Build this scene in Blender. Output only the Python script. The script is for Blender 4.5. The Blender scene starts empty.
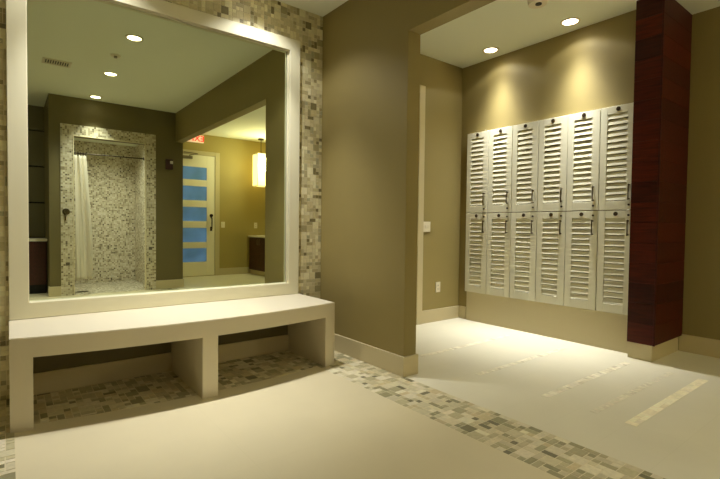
import bpy, bmesh, math, random
from mathutils import Vector, Matrix
SC = bpy.context.scene
COL = SC.collection
PI = math.pi
R = math.radians

# ------------------------------------------------------------------ colours / materials
def lin(c):
    return tuple((x/12.92 if x <= .04045 else ((x+.055)/1.055)**2.4) for x in [v/255 for v in c])
def mat(name, rgb, rough=.6, metal=0.0, noise=0.0, nscale=8.0, bump=0.0, bscale=60.0, spec=.5, attr=False, coat=0.0):
    m = bpy.data.materials.new(name); m.use_nodes = True
    nt = m.node_tree; b = nt.nodes['Principled BSDF']
    b.inputs['Roughness'].default_value = rough; b.inputs['Metallic'].default_value = metal
    b.inputs['Specular IOR Level'].default_value = spec
    b.inputs['Coat Weight'].default_value = coat
    c = (*lin(rgb), 1)
    b.inputs['Base Color'].default_value = c
    src = None
    if attr:
        a = nt.nodes.new('ShaderNodeAttribute'); a.attribute_name = 'tint'
        src = a.outputs['Color']
    if noise > 0:
        tc = nt.nodes.new('ShaderNodeTexCoord'); n = nt.nodes.new('ShaderNodeTexNoise')
        n.inputs['Scale'].default_value = nscale; n.inputs['Detail'].default_value = 4
        nt.links.new(tc.outputs['Object'], n.inputs['Vector'])
        mr = nt.nodes.new('ShaderNodeMapRange')
        mr.inputs['From Min'].default_value = .25; mr.inputs['From Max'].default_value = .75
        mr.inputs['To Min'].default_value = 1-noise; mr.inputs['To Max'].default_value = 1+noise*.6
        nt.links.new(n.outputs['Fac'], mr.inputs['Value'])
        mx = nt.nodes.new('ShaderNodeMix'); mx.data_type = 'RGBA'; mx.blend_type = 'MULTIPLY'
        mx.inputs[0].default_value = 1
        if src: nt.links.new(src, mx.inputs[6])
        else: mx.inputs[6].default_value = c
        nt.links.new(mr.outputs['Result'], mx.inputs[7])
        src = mx.outputs[2]
    if src: nt.links.new(src, b.inputs['Base Color'])
    if bump > 0:
        tc = nt.nodes.new('ShaderNodeTexCoord'); n = nt.nodes.new('ShaderNodeTexNoise')
        n.inputs['Scale'].default_value = bscale; n.inputs['Detail'].default_value = 5
        nt.links.new(tc.outputs['Object'], n.inputs['Vector'])
        bp = nt.nodes.new('ShaderNodeBump'); bp.inputs['Strength'].default_value = bump; bp.inputs['Distance'].default_value = .01
        nt.links.new(n.outputs['Fac'], bp.inputs['Height']); nt.links.new(bp.outputs['Normal'], b.inputs['Normal'])
    return m
def emit(name, rgb, s, base=None):
    m = mat(name, base or rgb, .4)
    b = m.node_tree.nodes['Principled BSDF']
    b.inputs['Emission Color'].default_value = (*lin(rgb), 1); b.inputs['Emission Strength'].default_value = s
    return m
def wood(name, rgb, rough=.35, stretch=(1, 14, 14), attr=False):
    m = mat(name, rgb, rough)
    nt = m.node_tree; b = nt.nodes['Principled BSDF']
    tc = nt.nodes.new('ShaderNodeTexCoord'); mp = nt.nodes.new('ShaderNodeMapping')
    mp.inputs['Scale'].default_value = stretch
    n = nt.nodes.new('ShaderNodeTexNoise'); n.inputs['Scale'].default_value = 5; n.inputs['Detail'].default_value = 6; n.inputs['Distortion'].default_value = .6
    nt.links.new(tc.outputs['Object'], mp.inputs['Vector']); nt.links.new(mp.outputs['Vector'], n.inputs['Vector'])
    cr = nt.nodes.new('ShaderNodeValToRGB')
    l = lin(rgb)
    cr.color_ramp.elements[0].position = .3; cr.color_ramp.elements[0].color = (*[x*.55 for x in l], 1)
    cr.color_ramp.elements[1].position = .72; cr.color_ramp.elements[1].color = (*[x*1.35 for x in l], 1)
    nt.links.new(n.outputs['Fac'], cr.inputs['Fac'])
    out = cr.outputs['Color']
    if attr:
        a = nt.nodes.new('ShaderNodeAttribute'); a.attribute_name = 'tint'
        mx = nt.nodes.new('ShaderNodeMix'); mx.data_type = 'RGBA'; mx.blend_type = 'MULTIPLY'; mx.inputs[0].default_value = 1
        nt.links.new(out, mx.inputs[6]); nt.links.new(a.outputs['Color'], mx.inputs[7]); out = mx.outputs[2]
    nt.links.new(out, b.inputs['Base Color'])
    return m
def floor_mat(name, rgb, tile, off=(0, 0), rough=.4, seam=.93, noise=.05):
    """large format tile with faint grout seams"""
    m = mat(name, rgb, rough, noise=noise, nscale=2.2)
    nt = m.node_tree; b = nt.nodes['Principled BSDF']
    tc = nt.nodes.new('ShaderNodeTexCoord'); mp = nt.nodes.new('ShaderNodeMapping')
    mp.inputs['Location'].default_value = (off[0], off[1], 0)
    br = nt.nodes.new('ShaderNodeTexBrick'); br.offset = 0.0; br.inputs['Scale'].default_value = 1
    br.inputs['Brick Width'].default_value = tile[0]; br.inputs['Row Height'].default_value = tile[1]
    br.inputs['Mortar Size'].default_value = .002
    br.inputs['Mortar Smooth'].default_value = .2
    br.inputs['Color1'].default_value = (1, 1, 1, 1); br.inputs['Color2'].default_value = (.985, .985, .98, 1)
    br.inputs['Mortar'].default_value = (seam, seam, seam*.98, 1)
    nt.links.new(tc.outputs['Object'], mp.inputs['Vector']); nt.links.new(mp.outputs['Vector'], br.inputs['Vector'])
    old = b.inputs['Base Color'].links[0].from_socket
    mx = nt.nodes.new('ShaderNodeMix'); mx.data_type = 'RGBA'; mx.blend_type = 'MULTIPLY'; mx.inputs[0].default_value = 1
    nt.links.new(old, mx.inputs[6]); nt.links.new(br.outputs['Color'], mx.inputs[7])
    nt.links.new(mx.outputs[2], b.inputs['Base Color'])
    return m

M = {}
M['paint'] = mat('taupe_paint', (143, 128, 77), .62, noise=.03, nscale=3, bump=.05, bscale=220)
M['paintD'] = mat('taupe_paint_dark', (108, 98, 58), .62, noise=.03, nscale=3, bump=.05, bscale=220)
M['ochre'] = mat('ochre_paint', (170, 154, 88), .62, noise=.03, nscale=3, bump=.05, bscale=220)
M['ceil'] = mat('ceiling_paint', (236, 240, 224), .8, bump=.04, bscale=200)
M['trim'] = mat('trim_paint', (200, 188, 150), .42)
M['bench'] = mat('bench_solid_surface', (216, 207, 182), .42, noise=.015, nscale=6)
M['frame'] = mat('frame_paint', (227, 222, 192), .42)
M['floor'] = floor_mat('beige_floor_tile', (216, 205, 170), (1.2, 1.2), (.3, .45), .42, .965)
M['floorL'] = floor_mat('pale_floor_tile', (224, 219, 196), (.55, .275), (-.05, .02), .38, .95)
M['grout'] = mat('grout', (226, 216, 184), .8)
M['tile'] = mat('stone_mosaic', (190, 175, 140), .38, noise=.10, nscale=55, attr=True)
M['tileF'] = mat('stone_mosaic_floor', (190, 175, 140), .45, noise=.14, nscale=45, attr=True)
M['locker'] = mat('locker_cream_paint', (216, 213, 188), .4)
M['lockgap'] = mat('locker_gap_shade', (70, 62, 44), .8)
M['dark'] = mat('dark_metal', (52, 44, 34), .35, metal=.7)
M['bronze'] = mat('bronze_pull', (96, 84, 58), .35, metal=.8)
M['disc'] = mat('number_disc', (70, 58, 42), .35, metal=.6)
M['steel'] = mat('brushed_steel', (150, 142, 122), .3, metal=1)
M['wood'] = wood('mahogany', (64, 18, 3), .5, (14, 1, 12), attr=True)
M['wood'].node_tree.nodes['Principled BSDF'].inputs['Specular IOR Level'].default_value = .22
M['woodc'] = wood('mahogany_cabinet', (66, 22, 14), .4, (12, 1, 12))
M['mirror'] = mat('mirror_silver', (226, 234, 210), .0, metal=1)
M['cloth'] = mat('white_curtain_cloth', (244, 240, 228), .85)
nt = M['cloth'].node_tree; tl = nt.nodes.new('ShaderNodeBsdfTranslucent'); tl.inputs['Color'].default_value = (*lin((240, 234, 218)), 1)
ms = nt.nodes.new('ShaderNodeMixShader'); ms.inputs[0].default_value = .4
nt.links.new(nt.nodes['Principled BSDF'].outputs[0], ms.inputs[1]); nt.links.new(tl.outputs[0], ms.inputs[2]); nt.links.new(ms.outputs[0], nt.nodes['Material Output'].inputs['Surface'])
M['white'] = mat('white_plastic', (228, 220, 196), .4)
M['ctop'] = mat('white_countertop', (225, 218, 200), .35)
M['panel'] = mat('dark_wall_panel', (112, 106, 78), .4)
M['door'] = mat('door_paint', (240, 236, 216), .45)
M['red'] = mat('alarm_red', (50, 12, 12), .35)
M['black'] = mat('black', (18, 16, 14), .5)
M['lens'] = emit('lamp_lens', (255, 240, 205), 14)
M['ring'] = mat('lamp_trim', (222, 214, 190), .4)
M['lant'] = emit('lantern_panel', (255, 226, 140), 3.2)
M['exitplate'] = emit('exit_plate', (255, 205, 180), .55, (235, 225, 205))
M['exitred'] = emit('exit_letters', (255, 40, 25), 1.6)
M['strobe'] = mat('strobe_lens', (245, 240, 240), .25)

def glass_pane():
    m = emit('frosted_blue_pane', (70, 132, 190), .5, (90, 130, 160))
    nt = m.node_tree; b = nt.nodes['Principled BSDF']
    tc = nt.nodes.new('ShaderNodeTexCoord'); n = nt.nodes.new('ShaderNodeTexNoise'); n.inputs['Scale'].default_value = 3
    nt.links.new(tc.outputs['Object'], n.inputs['Vector'])
    cr = nt.nodes.new('ShaderNodeValToRGB')
    cr.color_ramp.elements[0].position = .35; cr.color_ramp.elements[0].color = (*lin((58, 88, 140)), 1)
    cr.color_ramp.elements[1].position = .68; cr.color_ramp.elements[1].color = (*lin((98, 136, 208)), 1)
    nt.links.new(n.outputs['Fac'], cr.inputs['Fac']); nt.links.new(cr.outputs['Color'], b.inputs['Emission Color'])
    return m
M['pane'] = glass_pane()

# ------------------------------------------------------------------ mesh helpers
class MB:
    def __init__(s, bevel=0.0, seg=2): s.bm = bmesh.new(); s.bevel = bevel; s.seg = seg
    def box(s, x0, x1, y0, y1, z0, z1):
        x0, x1 = sorted((x0, x1)); y0, y1 = sorted((y0, y1)); z0, z1 = sorted((z0, z1))
        v = [s.bm.verts.new(p) for p in ((x0,y0,z0),(x1,y0,z0),(x1,y1,z0),(x0,y1,z0),(x0,y0,z1),(x1,y0,z1),(x1,y1,z1),(x0,y1,z1))]
        for f in ((3,2,1,0),(4,5,6,7),(0,1,5,4),(1,2,6,5),(2,3,7,6),(3,0,4,7)): s.bm.faces.new([v[i] for i in f])
        return s
    def prism(s, pts, z0, z1, mp=None):
        """pts: CCW outline in (a,b); extruded along c. mp maps (a,b,c)->xyz"""
        mp = mp or (lambda a, b, c: (a, b, c))
        lo = [s.bm.verts.new(mp(a, b, z0)) for a, b in pts]; hi = [s.bm.verts.new(mp(a, b, z1)) for a, b in pts]
        n = len(pts)
        s.bm.faces.new(lo[::-1]); s.bm.faces.new(hi)
        for i in range(n): s.bm.faces.new((lo[i], lo[(i+1) % n], hi[(i+1) % n], hi[i]))
        bmesh.ops.recalc_face_normals(s.bm, faces=s.bm.faces)
        return s
    def cyl(s, c, r, h, axis='z', n=24, r2=None):
        """cylinder/cone from c along +axis by h"""
        r2 = r if r2 is None else r2
        mp = {'z': lambda a, b, t: (c[0]+a, c[1]+b, c[2]+t), 'x': lambda a, b, t: (c[0]+t, c[1]+a, c[2]+b), 'y': lambda a, b, t: (c[0]+b, c[1]+t, c[2]+a)}[axis]
        A = [s.bm.verts.new(mp(r*math.cos(2*PI*i/n), r*math.sin(2*PI*i/n), 0)) for i in range(n)]
        B = [s.bm.verts.new(mp(r2*math.cos(2*PI*i/n), r2*math.sin(2*PI*i/n), h)) for i in range(n)]
        fs = [s.bm.faces.new(A[::-1]), s.bm.faces.new(B)]
        for i in range(n):
            f = s.bm.faces.new((A[i], A[(i+1) % n], B[(i+1) % n], B[i])); f.smooth = True; fs.append(f)
        bmesh.ops.recalc_face_normals(s.bm, faces=fs)
        return s
    def ring(s, c, r0, r1, h, n=32):
        """annulus, axis z, from c up by h"""
        q = []
        for r, t in ((r0, 0), (r1, 0), (r1, h), (r0, h)):
            q.append([s.bm.verts.new((c[0]+r*math.cos(2*PI*i/n), c[1]+r*math.sin(2*PI*i/n), c[2]+t)) for i in range(n)])
        fs = []
        for k in range(4):
            a, b = q[k], q[(k+1) % 4]
            for i in range(n): fs.append(s.bm.faces.new((a[i], a[(i+1) % n], b[(i+1) % n], b[i])))
        bmesh.ops.recalc_face_normals(s.bm, faces=fs)
        return s
    def tube(s, pts, r, n=10):
        pts = [Vector(p) for p in pts]; rings = []
        for i, p in enumerate(pts):
            t = (pts[min(i+1, len(pts)-1)]-pts[max(i-1, 0)]).normalized()
            a = Vector((0, 0, 1)) if abs(t.z) < .9 else Vector((1, 0, 0))
            u = t.cross(a).normalized(); w = t.cross(u)
            rings.append([s.bm.verts.new(p+r*(math.cos(2*PI*k/n)*u+math.sin(2*PI*k/n)*w)) for k in range(n)])
        fs = [s.bm.faces.new(rings[0]), s.bm.faces.new(rings[-1][::-1])]
        for a, b in zip(rings, rings[1:]):
            for k in range(n):
                f = s.bm.faces.new((a[k], b[k], b[(k+1) % n], a[(k+1) % n])); f.smooth = True; fs.append(f)
        bmesh.ops.recalc_face_normals(s.bm, faces=fs)
        return s
    def build(s, name, m, parent=None, kind=None):
        me = bpy.data.meshes.new(name)
        o = bpy.data.objects.new(name, me); COL.objects.link(o)
        if parent is not None:
            o.parent = parent
            w = Vector(parent.location); p = parent.parent
            while p is not None: w += Vector(p.location); p = p.parent
            bmesh.ops.translate(s.bm, verts=s.bm.verts, vec=-w)
        s.bm.to_mesh(me); s.bm.free()
        me.materials.append(m)
        if s.bevel > 0:
            b = o.modifiers.new('Bevel', 'BEVEL'); b.width = s.bevel; b.segments = s.seg; b.limit_method = 'ANGLE'; b.angle_limit = R(50)
        if kind: o['kind'] = kind
        return o
def tag(o, label, cat, group=None):
    o['label'] = label; o['category'] = cat
    if group: o['group'] = group
    return o
def thing(name, loc, label, cat, group=None):
    o = bpy.data.objects.new(name, None); COL.objects.link(o); o.location = loc; o.empty_display_size = .05
    return tag(o, label, cat, group)
def kids(o): return [c for c in bpy.data.objects if c.parent == o]
def copy_tree(o, parent=None):
    c = o.copy(); COL.objects.link(c)
    if parent: c.parent = parent
    for k in kids(o): copy_tree(k, c)
    return c
def struct(name, m, *boxes, bevel=0.0):
    b = MB(bevel)
    for q in boxes: b.box(*q)
    return b.build(name, m, kind='structure')

# ------------------------------------------------------------------ mosaic
PAL = [((234, 228, 190), 4), ((224, 216, 176), 5), ((210, 201, 160), 4.5), ((194, 184, 142), 3), ((170, 160, 120), 2.0), ((134, 125, 88), 1.8), ((208, 197, 152), 2), ((182, 178, 144), 1.6)]
PALF = [((222, 214, 184), 3.5), ((208, 199, 164), 4.5), ((192, 182, 144), 4), ((172, 164, 126), 2.6), ((148, 142, 106), 1.8), ((116, 111, 80), .9), ((200, 186, 144), 2.0)]
PALS = [((226, 219, 198), 4), ((214, 206, 182), 4.5), ((198, 189, 164), 3.5), ((176, 166, 140), 2.4), ((148, 137, 112), 1.5), ((106, 97, 77), .7)]
def mosaic(name, m, patches, cell, seed, pal, parent=None, gap=.0036, lift=.003, big=.5, clip=None, kind='structure'):
    """patches: (origin, u, v, W, H). Random packing of 1x1, 2x1, 1x2 and 2x2 stones, one coloured face per stone standing proud of grout."""
    rnd = random.Random(seed); bm = bmesh.new(); lay = bm.loops.layers.float_color.new('tint')
    cols = [lin(c) for c, w in pal]; ws = [w for c, w in pal]
    for (o, u, v, W, H) in patches:
        o, u, v = Vector(o), Vector(u), Vector(v); n = u.cross(v)
        nu, nv = max(1, round(W/cell)), max(1, round(H/cell)); cu, cv = W/nu, H/nv
        used = [[False]*nv for _ in range(nu)]
        for j in range(nv):
            for i in range(nu):
                if used[i][j]: continue
                a = b = 1; r = rnd.random()
                if r < big*.30: a, b = 2, 2
                elif r < big*.62: a, b = 2, 1
                elif r < big*.94: a, b = 1, 2
                if i+a > nu: a = 1
                if j+b > nv: b = 1
                if any(used[i+p][j+q] for p in range(a) for q in range(b)): a = b = 1
                for p in range(a):
                    for q in range(b): used[i+p][j+q] = True
                P = [((i)*cu+gap/2, j*cv+gap/2), ((i+a)*cu-gap/2, j*cv+gap/2), ((i+a)*cu-gap/2, (j+b)*cv-gap/2), (i*cu+gap/2, (j+b)*cv-gap/2)]
                P = [o+u*x+v*y for x, y in P]
                if clip:
                    P = clip(P)
                    if P is None: continue
                c = rnd.choices(cols, ws)[0]; k = rnd.uniform(.9, 1.1); col = (c[0]*k, c[1]*k*rnd.uniform(.98, 1.02), c[2]*k, 1)
                top = [bm.verts.new(p+n*lift) for p in P]; low = [bm.verts.new(p) for p in P]
                fs = [bm.faces.new(top)]
                for e in range(4): fs.append(bm.faces.new((low[e], low[(e+1) % 4], top[(e+1) % 4], top[e])))
                for f in fs:
                    for l in f.loops: l[lay] = col
    me = bpy.data.meshes.new(name); bm.to_mesh(me); bm.free(); me.materials.append(m)
    ob = bpy.data.objects.new(name, me); COL.objects.link(ob)
    if parent: ob.parent = parent
    if kind: ob['kind'] = kind
    return ob

# ------------------------------------------------------------------ room dimensions (metres)
XB, T = 2.31, .125          # partition between the mirror room and the locker room
L = 1.141                   # length of that partition before the opening
ZC, ZH = 3.04, 2.54
YC = .088                   # far wall of the locker room
XL, XD = 4.402, 4.893
W, W2 = -4.628, -6.239      # far walls behind the camera
XW = -1.1                   # left wall
BT, BH = .015, .149
YS = -6.15                  # back of the shower
YV = -5.65                  # back of the vanity alcove
XE0 = .49

# ------------------------------------------------------------------ setting
struct('floor', M['floor'], (XW, 1.925, 0, YS, -.06, 0))
fl = struct('floor_pale', M['floorL'], (2.312, XD, YC, W2, -.06, 0))
ZR = 3.057
struct('ceiling', M['ceil'], (XW-.1, XB+.02, YC+.1, W2-.1, ZC, ZC+.08))
struct('ceiling_locker_room', M['ceil'], (XB+.02, XD+.1, YC+.1, W2-.1, ZR, ZR+.08))
# mirror wall: grout backing, stones above the bench and left of it, paint below
struct('wall_back', M['grout'], (XW, .06, 0, .1, 0, ZC), (2.0, XB, 0, .1, 0, ZC), (.06, 2.0, 0, .1, 0, .56), (.06, 2.0, 0, .1, 2.68, ZC), (.06, 2.0, .04, .1, .56, 2.68))
MW = mosaic('wall_back_mosaic', M['tile'], [
    ((XW, 0, 0), (1, 0, 0), (0, 0, 1), XB-XW, ZC)], .031, 3, PAL, clip=lambda P: None if (0.02 < min(p.x for p in P) and max(p.x for p in P) < 2.04 and min(p.z for p in P) > .51 and max(p.z for p in P) < 2.73) or (0.0 < min(p.x for p in P) and max(p.x for p in P) < 2.07 and max(p.z for p in P) < .46) else ([Vector((min(max(p.x, XW), XB), p.y, p.z)) for p in P] if not (max(p.x for p in P) > .02 and min(p.x for p in P) < 2.04 and max(p.z for p in P) > .51 and min(p.z for p in P) < 2.73) else ([Vector((min(p.x, .018) if min(p.x for p in P) < .018 else max(p.x, 2.042) if max(p.x for p in P) > 2.042 else p.x, p.y, p.z)) for p in P])))
struct('wall_back_painted', M['paintD'], (.0, 2.07, 0, -.004, 0, .45))  # bench shade is put into this darker coat of wall paint
struct('baseboard_back', M['trim'], (.1, .97, -.004, -BT-.004, 0, .141), (1.07, 1.967, -.004, -BT-.004, 0, .141), bevel=.003)
# partition + header
b = MB(.002); b.prism([(YC, 0), (YC, ZR), (W, ZR), (W, ZH), (-L, ZH), (-L, 0)], XB, XB+T, lambda a, c, t: (t, a, c))
b.build('wall_right', M['paint'], kind='structure')
b = MB(.003)
b.prism([(XB-BT, 0), (XB, 0), (XB, -L), (XB+T, -L), (XB+T, YC), (XB+T+BT, YC), (XB+T+BT, -L-BT), (XB-BT, -L-BT)], .0, BH)
b.build('baseboard_right', M['trim'], kind='structure')
# locker room far wall, with the casing of a door
struct('wall_far', M['paint'], (XB+T, XL, YC, YC+.1, 0, ZR))
struct('baseboard_far', M['trim'], (3.745, XL, YC, YC-BT, 0, BH), (XL-BT, XL, YC-BT, -.03, 0, BH), bevel=.003)
d2 = bpy.data.objects.new('door_2', None); COL.objects.link(d2); d2['kind'] = 'structure'; d2.location = (3.2, YC, 0)
MB(.003).box(3.655, 3.742, YC, YC-.022, 0, 2.705).box(2.66, 2.75, YC, YC-.022, 0, 2.705).box(2.75, 3.655, YC, YC-.022, 2.615, 2.705).build('door_casing', M['trim'], d2)
MB(.003).box(2.752, 3.653, YC, YC-.012, .01, 2.613).build('door_slab', M['door'], d2)
h = MB(); h.cyl((2.83, YC-.012, 1.02), .026, -.012, 'y').tube([(2.83, YC-.02, 1.02), (2.83, YC-.055, 1.02), (2.95, YC-.055, 1.02)], .009); h.build('door_handle', M['steel'], d2)
# locker wall, the lower backing and the wall beyond the wood clad pillar
struct('wall_lockers', M['paint'], (XL, XL+.12, YC, -1.93, 0, ZR))
struct('trim_1', M['trim'], (XL-.028, XL, -.055, -1.95, 0, .345))  # wall colour lightened to trim paint, standing in for floor bounce
struct('wall_recess', M['paint'], (XD, XD+.1, -1.90, W2, 0, ZR), (XL+.12, XD, -1.90, -1.80, 0, ZR))
struct('baseboard_recess', M['trim'], (XD-BT, XD, -2.103, W2, 0, .157), bevel=.003)
# wall behind the camera with the shower opening
SX0, SX1, SZ = .806, 1.813, 2.447
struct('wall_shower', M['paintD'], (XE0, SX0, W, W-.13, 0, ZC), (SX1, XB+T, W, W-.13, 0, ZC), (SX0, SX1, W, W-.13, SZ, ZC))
struct('baseboard_shower', M['trim'], (XE0-BT, .633, W, W+BT, 0, BH), (1.986, XB+T+BT, W, W+BT, 0, BH), (XB+T, XB+T+BT, W, W-.13, 0, BH), (XE0-BT, XE0, W, W-.13, 0, BH), bevel=.003)
struct('wall_shower_surround', M['grout'], (.633, SX0, W, W+.012, 0, 2.62), (SX1, 1.986, W, W+.012, 0, 2.62), (SX0, SX1, W, W+.012, SZ, 2.62))
struct('wall_shower_inside', M['grout'], (.66, SX0-.12, W-.13, YS, 0, 2.7), (SX1+.16, SX1+.28, W-.13, YS, 0, 2.7), (.66, SX1+.28, YS, YS-.08, 0, 2.7))
struct('ceiling_shower', M['ceil'], (.62, 2.1, W-.13, YS, 2.62, 2.7))
mosaic('wall_shower_mosaic', M['tile'], [
    ((SX0, W+.012, 0), (-1, 0, 0), (0, 0, 1), SX0-.633, 2.62), ((1.986, W+.012, 0), (-1, 0, 0), (0, 0, 1), 1.986-SX1, 2.62), ((SX1, W+.012, SZ), (-1, 0, 0), (0, 0, 1), SX1-SX0, 2.62-SZ),
    ((SX1+.16, YS, 0), (-1, 0, 0), (0, 0, 1), SX1+.16-SX0+.12, 2.62), ((SX0-.12, YS, 0), (0, 1, 0), (0, 0, 1), W-.13-YS, 2.62), ((SX1+.16, W-.13, 0), (0, -1, 0), (0, 0, 1), W-.13-YS, 2.62),
    ((SX0, W-.13, 0), (0, 1, 0), (0, 0, 1), .13, SZ), ((SX1, W, 0), (0, -1, 0), (0, 0, 1), .13, SZ), ((SX0-.12, YS, .0005), (1, 0, 0), (0, 1, 0), SX1+.28-SX0, W-YS)], .027, 8, PALS, big=.03)
struct('trim_2', M['grout'], (SX0-.014, SX0, W+.012, W+.024, 0, SZ+.014), (SX1, SX1+.014, W+.012, W+.024, 0, SZ+.014), (SX0, SX1, W+.012, W+.024, SZ, SZ+.014), bevel=.004)
# vanity alcove back and the outer walls
struct('wall_alcove', M['panel'], *[(XW, XE0+.15, YV, YV-.08, z0, z1) for z0, z1 in ((0, .855), (.875, 1.435), (1.46, 2.035), (2.06, 2.625), (2.65, ZC))], bevel=.002)
struct('wall_alcove_backing', M['black'], (XW, XE0+.15, YV-.085, YV-.12, 0, ZC))
struct('wall_left', M['paint'], (XW-.1, XW, .1, YV-.09, 0, ZC))
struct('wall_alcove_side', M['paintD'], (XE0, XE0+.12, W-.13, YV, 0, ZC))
struct('wall_entry', M['ochre'], (XB+T-.15, XD, W2, W2-.1, 0, ZR))
struct('wall_entry_side', M['ochre'], (XB+T-.13, XB+T, W-.13, W2, 0, ZR))
struct('baseboard_entry', M['trim'], (3.695, XD, W2, W2+BT, 0, BH), (XB+T, XB+T+BT, W-.13, W2, 0, BH), bevel=.003)

# ------------------------------------------------------------------ floor mosaic border
def bench_curve(x):
    u = max(-1, min(1, (x-1.03)/1.03)); return -(.50+.115*(1-u*u)+.03*max(0, u))
def border_clip(P):
    if min(p.x for p in P) > 1.925: return P
    if min(p.x for p in P) < .035 and False: return P
    Q = [Vector((p.x, max(p.y, bench_curve(p.x)), p.z)) for p in P]
    ys = [p.y for p in Q]
    return Q if max(ys)-min(ys) > .008 else None
struct('trim_3', M['grout'], (1.925, 2.312, 0, W, -.06, -.0005))
mosaic('trim_4', M['tileF'], [((1.927, W, -.0015), (1, 0, 0), (0, 1, 0), .383, -W), ((.021, -.70, .0002), (1, 0, 0), (0, 1, 0), 1.904, .70),
    ((-.33, W, .0002), (1, 0, 0), (0, 1, 0), .35, -W)], .0383, 12, PALF, lift=.002, gap=.0048, big=.5, clip=lambda P: P if min(p.x for p in P) > 1.9 or max(p.x for p in P) < .04 else border_clip(P))
# pale accent strips let into the locker room floor
for k, (y, w) in enumerate([(-.84, .05), (-1.44, .05), (-1.985, .055), (-2.30, .045), (-2.508, .062)]):
    pal = [((250, 243, 212), 5), ((248, 240, 206), 4), ((214, 204, 172), .25)] if k == 4 else [((242, 236, 212), 5), ((234, 227, 200), 3), ((212, 204, 178), .7)]
    if k == 3: pal = [((230, 224, 200), 3), ((224, 217, 192), 1)]
    mosaic('trim_%d' % (5+k), M['tileF'], [((2.79, y-w/2, .0003), (1, 0, 0), (0, 1, 0), 1.29, w)], w/2 if k != 4 else w/1.5, 40+k, pal, lift=.0012, gap=.0009, big=.5)

# ------------------------------------------------------------------ mirror
t = thing('wall_mirror', (1.035, 0, .5), 'large wall mirror in a wide off-white frame above the bench', 'mirror')
FX0, FX1, FZ0, FZ1, FW = 0.0, 2.056, .502, 2.742, .102
FY0, FY1 = .015, -.034
i0, i1, k0, k1 = FX0+FW, FX1-FW, FZ0+FW, FZ1-FW
def ring_frame(o, i, y0, y1, bevel):
    """one-piece rectangular frame: outer and inner rectangles (x0,x1,z0,z1) from y0 (front) to y1"""
    b = MB(bevel); v = {}
    for n, (x0, x1, z0, z1) in (('o', o), ('i', i)):
        for y in (y0, y1): v[n, y] = [b.bm.verts.new((x, y, z)) for x, z in ((x0, z0), (x1, z0), (x1, z1), (x0, z1))]
    for k in range(4):
        j = (k+1) % 4
        for A, B in ((v['o', y0], v['i', y0]), (v['i', y0], v['i', y1]), (v['i', y1], v['o', y1]), (v['o', y1], v['o', y0])):
            b.bm.faces.new((A[k], A[j], B[j], B[k]))
    bmesh.ops.recalc_face_normals(b.bm, faces=b.bm.faces)
    return b
fr = ring_frame((FX0, FX1, FZ0, FZ1), (i0, i1, k0, k1), FY1, -.0045, .004).build('frame', M['frame'], t)
e = .010
ring_frame((i0-.03, i1+.03, k0-.03, k1+.03), (i0+.002, i1-e, k0+.002, k1-.004), -.0044, .012, .002).build('inner_lip', M['frame'], fr)
MB().box(i0-.02, i1+.02, .013, .020, k0-.02, k1+.02).build('mirror_glass', M['mirror'], t)

# ------------------------------------------------------------------ bench
BX0, BX1, BD, BU, BZ, BF, LW, XM = 0.0, 2.067, .589, .116, .5, .108, .1, 1.02
def bf(x):
    u = (x-(BX0+BX1)/2)/((BX1-BX0)/2); return -(BD+BU*(1-u*u))
t = thing('bench', (1.03, -.3, 0), 'long off-white bench with a bowed front edge and open bays under the mirror', 'bench')
b = MB(); n = 40
front = [(BX0+(BX1-BX0)*i/n, bf(BX0+(BX1-BX0)*i/n)) for i in range(n+1)]
b.prism([(BX0, -.005)]+front+[(BX1, -.005)], BZ-BF, BZ)
bmesh.ops.bevel(b.bm, geom=[e_ for e_ in b.bm.edges if all(v.co.z > BZ-.001 for v in e_.verts)], offset=.004, segments=2, affect='EDGES')
b.build('seat', M['bench'], t)
for x0, x1 in ((BX0, BX0+LW), (XM-LW/2, XM+LW/2), (BX1-LW, BX1)):
    b = MB(); pts = [(x0, -.005)]+[(x0+(x1-x0)*i/6, bf(x0+(x1-x0)*i/6)) for i in range(7)]+[(x1, -.005)]
    b.prism(pts, .0, BZ-BF); b.build('leg', M['bench'], t)

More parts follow.
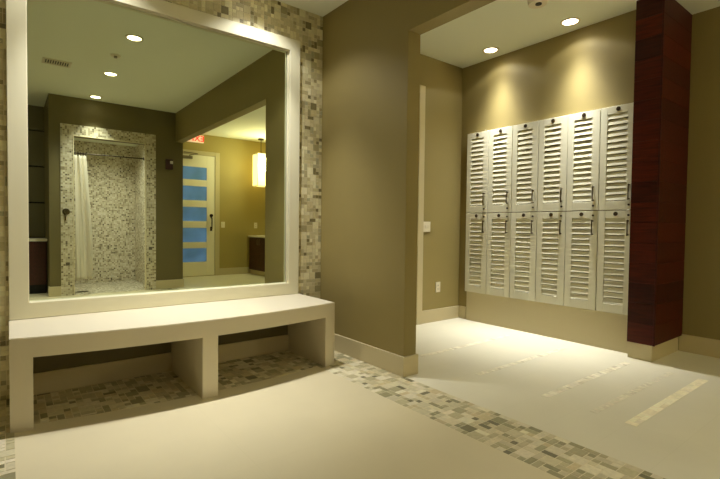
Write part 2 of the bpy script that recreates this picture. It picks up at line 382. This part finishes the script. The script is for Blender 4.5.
# ------------------------------------------------------------------ lockers
PITCH, LX, LY0 = .3095, 4.352, -.04
LZ = {'lower': (.344, 1.286), 'upper': (1.286, 2.233)}
def locker(row):
    z0, z1 = LZ[row]; h = z1-z0; w = PITCH
    t = thing('locker', (LX, LY0, z0), '-', 'locker', 'cream louvred lockers along the wall')
    # local frame: -y to the right of the picture, front faces -x
    X, Y, Z = LX, LY0, z0
    MB(.002).box(X+.022, XL-.001, Y-.002, Y-w+.002, Z+.002, Z+h-.002).build('cabinet_body', M['locker'], t)
    MB().box(X+.0195, X+.0218, Y-.001, Y-w+.001, Z+.001, Z+h-.001).build('gap_shade', M['lockgap'], t)  # dark plate puts shade into the door gaps and louvre slits
    g = .0035
    ya, yb = Y-g, Y-w+g; za, zb = Z+g, Z+h-g
    la, lb = Y-.064, Y-w+.073; zl, zu = Z+.085, Z+h-.072
    d = MB(.0015, 1)
    d.box(X, X+.018, ya, la, za, zb).box(X, X+.018, lb, yb, za, zb).box(X, X+.018, la, lb, za, zl).box(X, X+.018, la, lb, zu, zb)
    dp = .008 if row == 'upper' else .0125; ns = 15; p = (zu-zl)/ns
    for k in range(ns):
        zz = zl+k*p
        # slat slopes: lower edge stands forward, top edge leans back
        pts = [(X+.0005, zz+.006), (X+.0035, zz+.003), (X+dp+.005, zz+p*.96), (X+dp, zz+p*1.0)]
        d.prism([(a, c) for a, c in pts], lb, la, lambda a, c, y: (a, y, c))
    door = d.build('door', M['locker'], t)
    s = 1 if row == 'upper' else -1
    zh = Z+.160 if s > 0 else Z+h-.160
    yc = Y-w*.855
    hb = MB(.002); hb.box(X-.022, X-.030, yc-.0055, yc+.0055, zh-.072, zh+.072).box(X, X-.024, yc-.005, yc+.005, zh-.068, zh-.056).box(X, X-.024, yc-.005, yc+.005, zh+.056, zh+.068)
    hb.build('handle', M['bronze'], door)
    zk = Z+.046 if s > 0 else Z+h-.046
    MB().cyl((X, yc, zk),   .009, -.012, 'x', 16).build('lock_knob', M['dark'], door)
    zd = zb-.030
    MB().cyl((X, Y-w*.5, zd), .019, -.004, 'x', 24).build('number_disc', M['disc'], door)
    return t
names = ['nearest the room corner', 'second from the room corner', 'third from the room corner', 'third from the wooden pillar', 'second from the wooden pillar', 'right beside the wooden pillar']
for row in ('upper', 'lower'):
    proto = locker(row)
    for i in range(6):
        o = proto if i == 0 else copy_tree(proto)
        o.location = (LX, LY0-PITCH*i, LZ[row][0])
        o['label'] = '%s row cream louvred locker, %s' % (row, names[i])

# ------------------------------------------------------------------ wood clad pillar
PX, PY0, PY1 = 4.233, -1.912, -2.124
t = thing('pillar', ((PX+XD)/2, (PY0+PY1)/2, 0), 'dark mahogany boarded pillar on a pale plinth at the end of the lockers', 'pillar')
rnd = random.Random(5)
bm = bmesh.new(); lay = bm.loops.layers.float_color.new('tint')
zs = []; z = .142
while z < ZC-.02: zs.append(z); z += .1715
zs.append(ZR)
def tinted(x0, x1, y0, y1, z0, z1, k):
    bb = MB(); bb.bm.free(); bb.bm = bm
    n0 = len(bm.faces); bb.box(x0, x1, y0, y1, z0, z1); bm.faces.ensure_lookup_table()
    for f in bm.faces[n0:]:
        for l in f.loops: l[lay] = (k, k*rnd.uniform(.9, 1.0), k*rnd.uniform(.85, 1), 1)
for a, c in zip(zs, zs[1:]):
    tinted(PX, PX+.02, PY0, PY1+.012, a+.001, c-.001, rnd.uniform(.6, 1.6))
    tinted(PX+.012, XD-.001, PY1, PY1+.02, a+.001, c-.001, rnd.uniform(.72, 1.3))
tinted(PX-.001, PX+.013, PY1-.001, PY1+.013, .14, ZR-.001, .9)
tinted(PX+.004, XD-.002, PY0+.0, PY1+.004, .141, ZR-.001, .5)
me = bpy.data.meshes.new('cladding'); bmesh.ops.translate(bm, verts=bm.verts, vec=-Vector(t.location)); bm.to_mesh(me); bm.free(); me.materials.append(M['wood'])
o = bpy.data.objects.new('cladding', me); COL.objects.link(o); o.parent = t
bv = o.modifiers.new('Bevel', 'BEVEL'); bv.width = .002; bv.segments = 1
MB(.003).box(PX+.022, XD-.016, PY0, PY1+.022, 0, .141).build('plinth', M['trim'], t)

# ------------------------------------------------------------------ ceiling fixtures
LIGHT = (1.0, .99, .95)
LIGHTW = (1.0, .99, .95)
def downlight_proto():
    t = thing('ceiling_light', (0, 0, ZC), '-', 'ceiling light', 'round recessed downlights')
    MB(.002, 1).ring((0, 0, ZC-.008), .066, .088, .008).build('trim_ring', M['ring'], t)
    MB().cyl((0, 0, ZC-.004), .068, .003, 'z', 32).build('lens', M['lens'], t)
    return t
P0 = downlight_proto(); FIRST = [True]
def spot(x, y, z, e, size=150, blend=.9, col=LIGHT, rad=.06, tilt=None, prof=None):
    ld = bpy.data.lights.new('downlight_beam', 'SPOT'); ld.energy = e; ld.spot_size = R(size); ld.spot_blend = blend; ld.color = col; ld.shadow_soft_size = rad
    o = bpy.data.objects.new('downlight_beam', ld); COL.objects.link(o); o.location = (x, y, z)
    if tilt: o.rotation_euler = tilt
    if prof:   # reflector profile: wide spill plus a bright gaussian centre
        A, sg = prof
        ld.use_nodes = True; nt = ld.node_tree; em = nt.nodes['Emission']
        tc = nt.nodes.new('ShaderNodeTexCoord'); sp = nt.nodes.new('ShaderNodeSeparateXYZ'); nt.links.new(tc.outputs['Normal'], sp.inputs[0])
        def mth(op, a, b=None):
            n = nt.nodes.new('ShaderNodeMath'); n.operation = op
            for i, v in enumerate((a, b)):
                if v is None: continue
                if hasattr(v, 'is_linked'): nt.links.new(v, n.inputs[i])
                else: n.inputs[i].default_value = v
            return n.outputs[0]
        th = mth('ARCCOSINE', mth('MINIMUM', mth('ABSOLUTE', sp.outputs['Z']), .99999))
        q = mth('POWER', mth('DIVIDE', th, R(sg)), 2.0)
        g = mth('EXPONENT', mth('MULTIPLY', q, -1.0))
        st = mth('ADD', mth('MULTIPLY', g, A), 1.0)
        nt.links.new(st, em.inputs['Strength'])
def downlight(x, y, label, e, size=150, blend=.9, col=LIGHT, z=ZC, core=0, csize=84, dx=0, prof=None, tilt=None):
    o = P0 if FIRST[0] else copy_tree(P0); FIRST[0] = False
    o.location = (x, y, z); o['label'] = label
    spot(x+dx, y, z-.02, e, size, blend, col, .05, tilt, prof)
    if core: spot(x+dx, y, z-.021, core, csize, 1.0, col, .03)
K = 1.0
downlight(1.05, -1.61, 'round recessed downlight reflected in the mirror, nearest the mirror', 8*K, 120)
downlight(1.06, -3.04, 'round recessed downlight reflected in the mirror, middle of its row of three', 125*K, 78, 1.0, tilt=(R(-36), 0, 0))
downlight(1.07, -4.38, 'round recessed downlight reflected in the mirror, closest to the shower opening', 105*K, 76)
for x, s in ((.42, 'left half'), (1.64, 'right half')):
    downlight(x, -.33, 'round recessed downlight over the %s of the bench, close to the tiled wall' % s, 34*K, 120, .5, core=205*K, csize=68)
downlight(4.18, -.479, 'round recessed downlight over the lockers, nearer the room corner', 6.5*K, 132, .12, LIGHTW, dx=.025, prof=(68, 19), z=ZR)
downlight(4.18, -1.366, 'round recessed downlight over the lockers, nearer the wooden pillar', 6.5*K, 132, .12, LIGHTW, dx=.025, prof=(68, 19), z=ZR)
downlight(3.0, -3.3, 'unseen fill downlight over the pale floor in front of the pillar', 15*K, 140, 1.0, LIGHTW, z=ZR)  # unseen lamp that fills the locker room
downlight(-.75, -3.5, 'added unseen downlight over the left of the mirror room, nearer the tiled wall', 110*K, 72, 1.0)  # added out of view so its floor bounce lifts the ceiling
downlight(-.75, -4.4, 'added unseen downlight over the left of the mirror room, nearer the vanity alcove', 110*K, 72, 1.0)  # second unseen lamp added for ceiling bounce
downlight(-.3, -5.0, 'added unseen downlight over the vanity in the dim alcove', 14*K, 120, 1.0)  # lamp added out of the mirror's view to brighten the vanity counter
downlight(1.31, -5.15, 'round recessed downlight inside the tiled shower', 105*K, 150, 1.0, LIGHTW, z=2.62)

t = thing('smoke_detector', (3.55, -1.41, ZR), 'round pale detector with a dark lens on the ceiling before the lockers', 'detector')
MB(.006).cyl((3.55, -1.41, ZR-.055), .075, .055, 'z', 32, .085).build('housing', M['white'], t)
MB().cyl((3.54, -1.425, ZR-.062), .026, .01, 'z', 24).build('sensor_lens', M['dark'], t)
t = thing('ceiling_sprinkler', (.99, -2.283, ZC), 'small round sprinkler plate on the ceiling reflected between two downlights', 'sprinkler')
MB(.003).cyl((.99, -2.283, ZC-.012), .05, .012, 'z', 28, .055).build('cover_plate', M['white'], t)
MB().cyl((.99, -2.283, ZC-.030), .018, .02, 'z', 16).build('sprinkler_head', M['steel'], t)
t = thing('air_vent', (.48, -3.0, ZC), 'rectangular slatted air vent in the ceiling reflected in the mirror', 'vent')
vx0, vx1, vy0, vy1 = .335, .625, -3.10, -2.89
b = MB(.002, 1); b.box(vx0, vx1, vy0, vy0+.028, ZC-.01, ZC).box(vx0, vx1, vy1-.028, vy1, ZC-.01, ZC).box(vx0, vx0+.028, vy0+.028, vy1-.028, ZC-.01, ZC).box(vx1-.028, vx1, vy0+.028, vy1-.028, ZC-.01, ZC)
b.build('vent_frame', M['ring'], t)
MB().box(vx0+.028, vx1-.028, vy0+.028, vy1-.028, ZC-.0015, ZC-.0005).build('backing', M['black'], t)
b = MB()
for k in range(9): b.box(vx0+.042+k*.0245, vx0+.052+k*.0245, vy0+.028, vy1-.028, ZC-.009, ZC-.002)
b.build('louvre', M['ring'], t)

# ------------------------------------------------------------------ wall plates in the locker room
def plate(name, pos, axis, w, h, label, cat, kind, grp=None):
    x, y, z = pos; s = axis   # s = +1 faces -y, -1 faces +y
    t = thing(name, pos, label, cat, grp)
    MB(.002).box(x-w/2, x+w/2, y, y-s*.008, z-h/2, z+h/2).build('cover_plate', M['white'], t)
    if kind == 'outlet':
        for dz in (.022, -.022):
            f = MB(.002).box(x-.016, x+.016, y-s*.006, y-s*.011, z+dz-.015, z+dz+.015).build('socket', M['white'], t)
            MB().box(x-.008, x-.005, y-s*.0105, y-s*.0116, z+dz-.007, z+dz+.007).box(x+.005, x+.008, y-s*.0105, y-s*.0116, z+dz-.007, z+dz+.007).build('slot', M['black'], f)
    else:
        for dx in ((-.022, .022) if kind == 'double' else (0,)):
            MB(.002).box(x+dx-.009, x+dx+.009, y-s*.006, y-s*.014, z-.02, z+.02).build('toggle', M['white'], t)
plate('light_switch', (3.812, YC, 1.117), 1, .115, .118, 'white double light switch beside the pale door casing', 'switch', 'double')
plate('power_outlet', (4.018, YC, .405), 1, .075, .122, 'white power outlet low on the wall left of the lockers', 'outlet', 'outlet')
plate('light_switch', (3.777, W2, 1.118), -1, .085, .13, 'white switch plate right beside the door with blue panes', 'switch', 'single')
plate('power_outlet', (4.558, W2, 1.11), -1, .075, .13, 'white power outlet above the white counter under the lantern', 'outlet', 'outlet')

# ------------------------------------------------------------------ door with blue panes
d1 = bpy.data.objects.new('door_1', None); COL.objects.link(d1); d1['kind'] = 'structure'; d1.location = (3.1, W2, 0)
DX0, DX1, DZ = 2.62, 3.585, 2.60
MB(.003).box(DX0-.105, DX0-.004, W2, W2+.03, 0, 2.69).box(DX1+.004, 3.69, W2, W2+.03, 0, 2.69).box(DX0-.004, DX1+.004, W2, W2+.03, DZ+.005, 2.69).build('door_casing', M['trim'], d1)
pan = [(2.073, 2.342), (1.633, 1.933), (1.187, 1.489), (.739, 1.043), (.312, .607)]
PX0, PX1 = 2.80, 3.41
b = MB(.003); b.box(DX0, PX0, W2+.002, W2+.02, .01, DZ).box(PX1, DX1, W2+.002, W2+.02, .01, DZ)
zz = .01
for a, c in sorted(pan): b.box(PX0, PX1, W2+.002, W2+.02, zz, a); zz = c
b.box(PX0, PX1, W2+.002, W2+.02, zz, DZ); b.build('door_slab', M['door'], d1)
for a, c in pan: MB().box(PX0-.004, PX1+.004, W2+.004, W2+.012, a-.004, c+.004).build('door_pane', M['pane'], d1)
b = MB(); b.tube([(3.505, W2+.02, 1.03), (3.505, W2+.075, 1.03), (3.505, W2+.075, 1.27), (3.505, W2+.02, 1.27)], .013).box(3.482, 3.528, W2+.02, W2+.028, .98, 1.07)
b.cyl((3.505, W2+.02, 1.315), .034, .03, 'y'); b.build('door_handle', M['dark'], d1)
b = MB(.003); b.box(2.86, 3.09, W2+.02, W2+.075, 2.50, 2.56).tube([(3.03, W2+.05, 2.56), (3.03, W2+.05, 2.575), (3.16, W2+.20, 2.60)], .010).tube([(3.16, W2+.20, 2.60), (2.92, W2+.04, 2.635)], .010)
b.build('door_closer', M['steel'], d1)

# ------------------------------------------------------------------ exit sign
t = thing('exit_sign', (3.16, W2, 2.86), 'lit exit sign with red letters on the wall above the door', 'exit sign')
MB(.004).box(2.99, 3.335, W2, W2+.04, 2.862, 3.02).build('sign_plate', M['exitplate'], t)
cu = bpy.data.curves.new('letters', 'FONT'); cu.body = 'EXIT'; cu.size = .165; cu.extrude = .002; cu.align_x = 'CENTER'; cu.align_y = 'CENTER'; cu.offset = .003; cu.space_character = 1.1
tmp = bpy.data.objects.new('tmp', cu); COL.objects.link(tmp); bpy.context.view_layer.update()
me = bpy.data.meshes.new_from_object(tmp.evaluated_get(bpy.context.evaluated_depsgraph_get())); bpy.data.objects.remove(tmp)
me.transform(Matrix.Translation((3.1625-3.16, .0415, 2.941-2.86)) @ Matrix.Rotation(PI, 4, 'Z') @ Matrix.Rotation(PI/2, 4, 'X'))
me.materials.clear(); me.materials.append(M['exitred']); me.name = 'letters'
o = bpy.data.objects.new('letters', me); COL.objects.link(o); o.parent = t

# ------------------------------------------------------------------ fire alarm, shower fittings
t = thing('wall_mounted_fire_alarm', (2.2, W, 2.05), 'dark red fire alarm strobe on the taupe wall beside the shower', 'fire alarm')
MB(.008).box(2.14, 2.258, W, W+.045, 2.055, 2.23).build('alarm_housing', M['red'], t)
MB(.004).box(2.205, 2.252, W+.045, W+.062, 2.15, 2.20).build('strobe', M['strobe'], t)
t = thing('wall_mounted_shower_valve', (.70, W, 1.2), 'round dark shower valve with a lever on the tiled surround', 'shower valve')
MB(.003).cyl((.70, W+.015, 1.285), .050, .012, 'y', 32).build('valve_plate', M['bronze'], t)
b = MB(); b.cyl((.70, W+.027, 1.285), .024, .04, 'y').tube([(.70, W+.055, 1.285), (.692, W+.06, 1.20), (.69, W+.062, 1.15)], .010); b.build('lever', M['bronze'], t)
tag(MB(.004).tube([(SX0+.002, W-.035, 2.195), (1.3, W-.035, 2.20), (SX1-.002, W-.035, 2.205)], .009).cyl((SX0+.001, W-.035, 2.195), .026, .012, 'x').cyl((SX1-.013, W-.035, 2.205), .026, .012, 'x').build('curtain_rod', M['dark']), 'thin dark curtain rod across the shower opening', 'curtain rod')
# curtain: gathered cloth with folds and hem, real thickness
bm = bmesh.new(); nu, nv = 90, 40; g = []
for j in range(nv+1):
    v = j/nv; z = .235+v*1.93; row = []
    xl = .815+.008*(1-v); xr = 1.055-.075*v**1.5+.01*math.sin(v*5)
    for i in range(nu+1):
        u = i/nu
        y = W-.035+.030*math.sin(u*PI*5+1.0*math.sin(v*2.2))*(.65+.35*(1-v))+.010*math.sin(u*23+v*4)
        row.append(bm.verts.new((xl+(xr-xl)*u+.006*math.sin(u*31+v*3), y, z)))
    g.append(row)
for j in range(nv):
    for i in range(nu):
        f = bm.faces.new((g[j][i], g[j][i+1], g[j+1][i+1], g[j+1][i])); f.smooth = True
t = thing('shower_curtain', (.93, W-.035, .235), 'white shower curtain drawn to one side of the tiled shower', 'curtain')
bmesh.ops.translate(bm, verts=bm.verts, vec=-Vector(t.location))
me = bpy.data.meshes.new('cloth'); bm.to_mesh(me); bm.free(); me.materials.append(M['cloth'])
o = bpy.data.objects.new('cloth', me); COL.objects.link(o); o.parent = t
s = o.modifiers.new('Solid', 'SOLIDIFY'); s.thickness = .004
for k in range(5):
    x = .83+k*.035
    MB().tube([(x+.0, W-.035+.02*math.cos(a), 2.185+.03*math.sin(a)) for a in [2*PI*q/14 for q in range(15)]], .003, 6).build('curtain_ring', M['dark'], t)
t = thing('floor_roundel', (.95, -4.95, 0), 'dark oval floor drain grate at the shower threshold', 'drain')  # flat dark disc with bars on the shower floor
MB(.001).cyl((.95, -4.95, 0), .085, .006, 'z', 32).build('roundel', M['dark'], t)
b = MB()
for k in range(-2, 3): b.box(.95-.06, .95+.06, -4.95+k*.026-.004, -4.95+k*.026+.004, .006, .008)
b.build('bars', M['steel'], t)

# ------------------------------------------------------------------ pendant lantern
t = thing('pendant_light', (4.50, -5.85, 1.98), 'glowing square lantern pendant hanging over the counter by the door', 'pendant light')
px, py, hw = 4.50, -5.85, .135
MB(.004).cyl((px, py, ZR-.03), .065, .03, 'z', 28).build('canopy', M['dark'], t)
MB().tube([(px, py, ZR-.03), (px, py, 2.72)], .008).build('stem', M['dark'], t)
sh = MB(.003).box(px-hw, px+hw, py-hw, py+hw, 2.0, 2.69).build('shade', M['lant'], t)
b = MB()
for sx in (-1, 1):
    for sy in (-1, 1): b.box(px+sx*hw-.008, px+sx*hw+.008, py+sy*hw-.008, py+sy*hw+.008, 1.985, 2.71)
for z in (1.985, 2.69):
    b.box(px-hw-.006, px+hw+.006, py-hw-.006, py-hw+.006, z, z+.018).box(px-hw-.006, px+hw+.006, py+hw-.006, py+hw+.006, z, z+.018)
    b.box(px-hw-.006, px-hw+.006, py-hw, py+hw, z, z+.018).box(px+hw-.006, px+hw+.006, py-hw, py+hw, z, z+.018)
b.box(px-hw, px+hw, py-.008, py+.008, 2.69, 2.72)
b.build('lantern_frame', M['ring'], t)
ld = bpy.data.lights.new('lantern_bulb', 'POINT'); ld.energy = 54; ld.color = (1, .92, .6); ld.shadow_soft_size = .15
o = bpy.data.objects.new('lantern_bulb', ld); COL.objects.link(o); o.location = (px-.02, py+.33, 2.45)

# ------------------------------------------------------------------ counter by the door
t = thing('counter_cabinet', (4.64, -5.2, 0), 'dark red wooden cabinet below the white counter by the door', 'cabinet')
CX, cy0, cy1 = 4.395, W2+.018, -4.15
MB(.002).box(CX+.02, XD-.02, cy0, cy1, .10, .84).build('cabinet_body', M['woodc'], t)
for k in range(4):
    w = (cy1-cy0)/4; y = cy0+k*w
    d = MB(.003).box(CX, CX+.0195, y+.003, y+w-.003, .105, .835).build('door', M['woodc'], t)
    yy = y+w-.05 if k % 2 == 0 else y+.05
    MB(.002).tube([(CX, yy, .68), (CX-.025, yy, .68), (CX-.025, yy, .80), (CX, yy, .80)], .005).build('handle', M['steel'], d)
MB().box(CX+.03, XD-.02, cy0, cy1, 0, .099).build('toe_kick', M['trim'], t)
tag(MB(.004).box(CX-.025, XD-.001, cy0-.002, cy1+.02, .841, .878).build('countertop', M['ctop']), 'white countertop slab on the dark red cabinet by the door', 'countertop')

# ------------------------------------------------------------------ vanity in the alcove
t = thing('vanity_cabinet', (-.3, -5.3, 0), 'dark red wooden vanity cabinet in the dim alcove left of the shower', 'cabinet')
VY = -5.05
MB(.002).box(XW+.01, XE0-.012, VY-.02, YV+.008, .14, .822).build('cabinet_body', M['woodc'], t)
for k in range(4):
    w = (XE0-.012-XW-.01)/4; x = XW+.01+k*w
    d = MB(.003).box(x+.003, x+w-.003, VY, VY-.0195, .145, .817).build('door', M['woodc'], t)
    xx = x+w-.05 if k % 2 == 0 else x+.05
    MB().tube([(xx, VY, .62), (xx, VY+.025, .62), (xx, VY+.025, .74), (xx, VY, .74)], .005).build('handle', M['steel'], d)
MB().box(XW+.01, XE0-.012, VY-.06, YV+.008, 0, .139).build('toe_kick', M['black'], t)
tag(MB(.004).box(XW+.005, XE0-.004, VY+.02, YV+.004, .823, .862).build('countertop', M['ctop']), 'white countertop on the vanity in the dim alcove', 'countertop')

# ------------------------------------------------------------------ camera
f, yaw, pit, rol = 452.673, R(52.121), R(-1.609), R(-.668)
fw = Vector((math.cos(yaw)*math.cos(pit), math.sin(yaw)*math.cos(pit), math.sin(pit)))
rt = Vector((math.sin(yaw), -math.cos(yaw), 0)); up = rt.cross(fw)
rt2 = math.cos(rol)*rt-math.sin(rol)*up; up2 = math.cos(rol)*up+math.sin(rol)*rt
cd = bpy.data.cameras.new('camera'); cam = bpy.data.objects.new('camera', cd); COL.objects.link(cam)
cd.sensor_width = 36; cd.sensor_fit = 'HORIZONTAL'; cd.lens = f/720*36; cd.clip_start = .02
m = Matrix((rt2, up2, -fw)).transposed().to_4x4(); m.translation = Vector((0, -3.566, 1.108)); cam.matrix_world = m
SC.camera = cam

# ------------------------------------------------------------------ world / view
w = bpy.data.worlds.new('world'); SC.world = w; w.use_nodes = True
w.node_tree.nodes['Background'].inputs[0].default_value = (.02, .02, .018, 1); w.node_tree.nodes['Background'].inputs[1].default_value = 1
SC.view_settings.view_transform = 'Standard'; SC.view_settings.look = 'None'; SC.view_settings.gamma = 1; SC.view_settings.use_curve_mapping = False
SC.view_settings.exposure = 0.0
SC.cycles.max_bounces = 10; SC.cycles.diffuse_bounces = 6; SC.cycles.glossy_bounces = 6
SC.cycles.caustics_reflective = False; SC.cycles.caustics_refractive = False
SC.cycles.sample_clamp_indirect = 6
SC.cycles.use_denoising = True
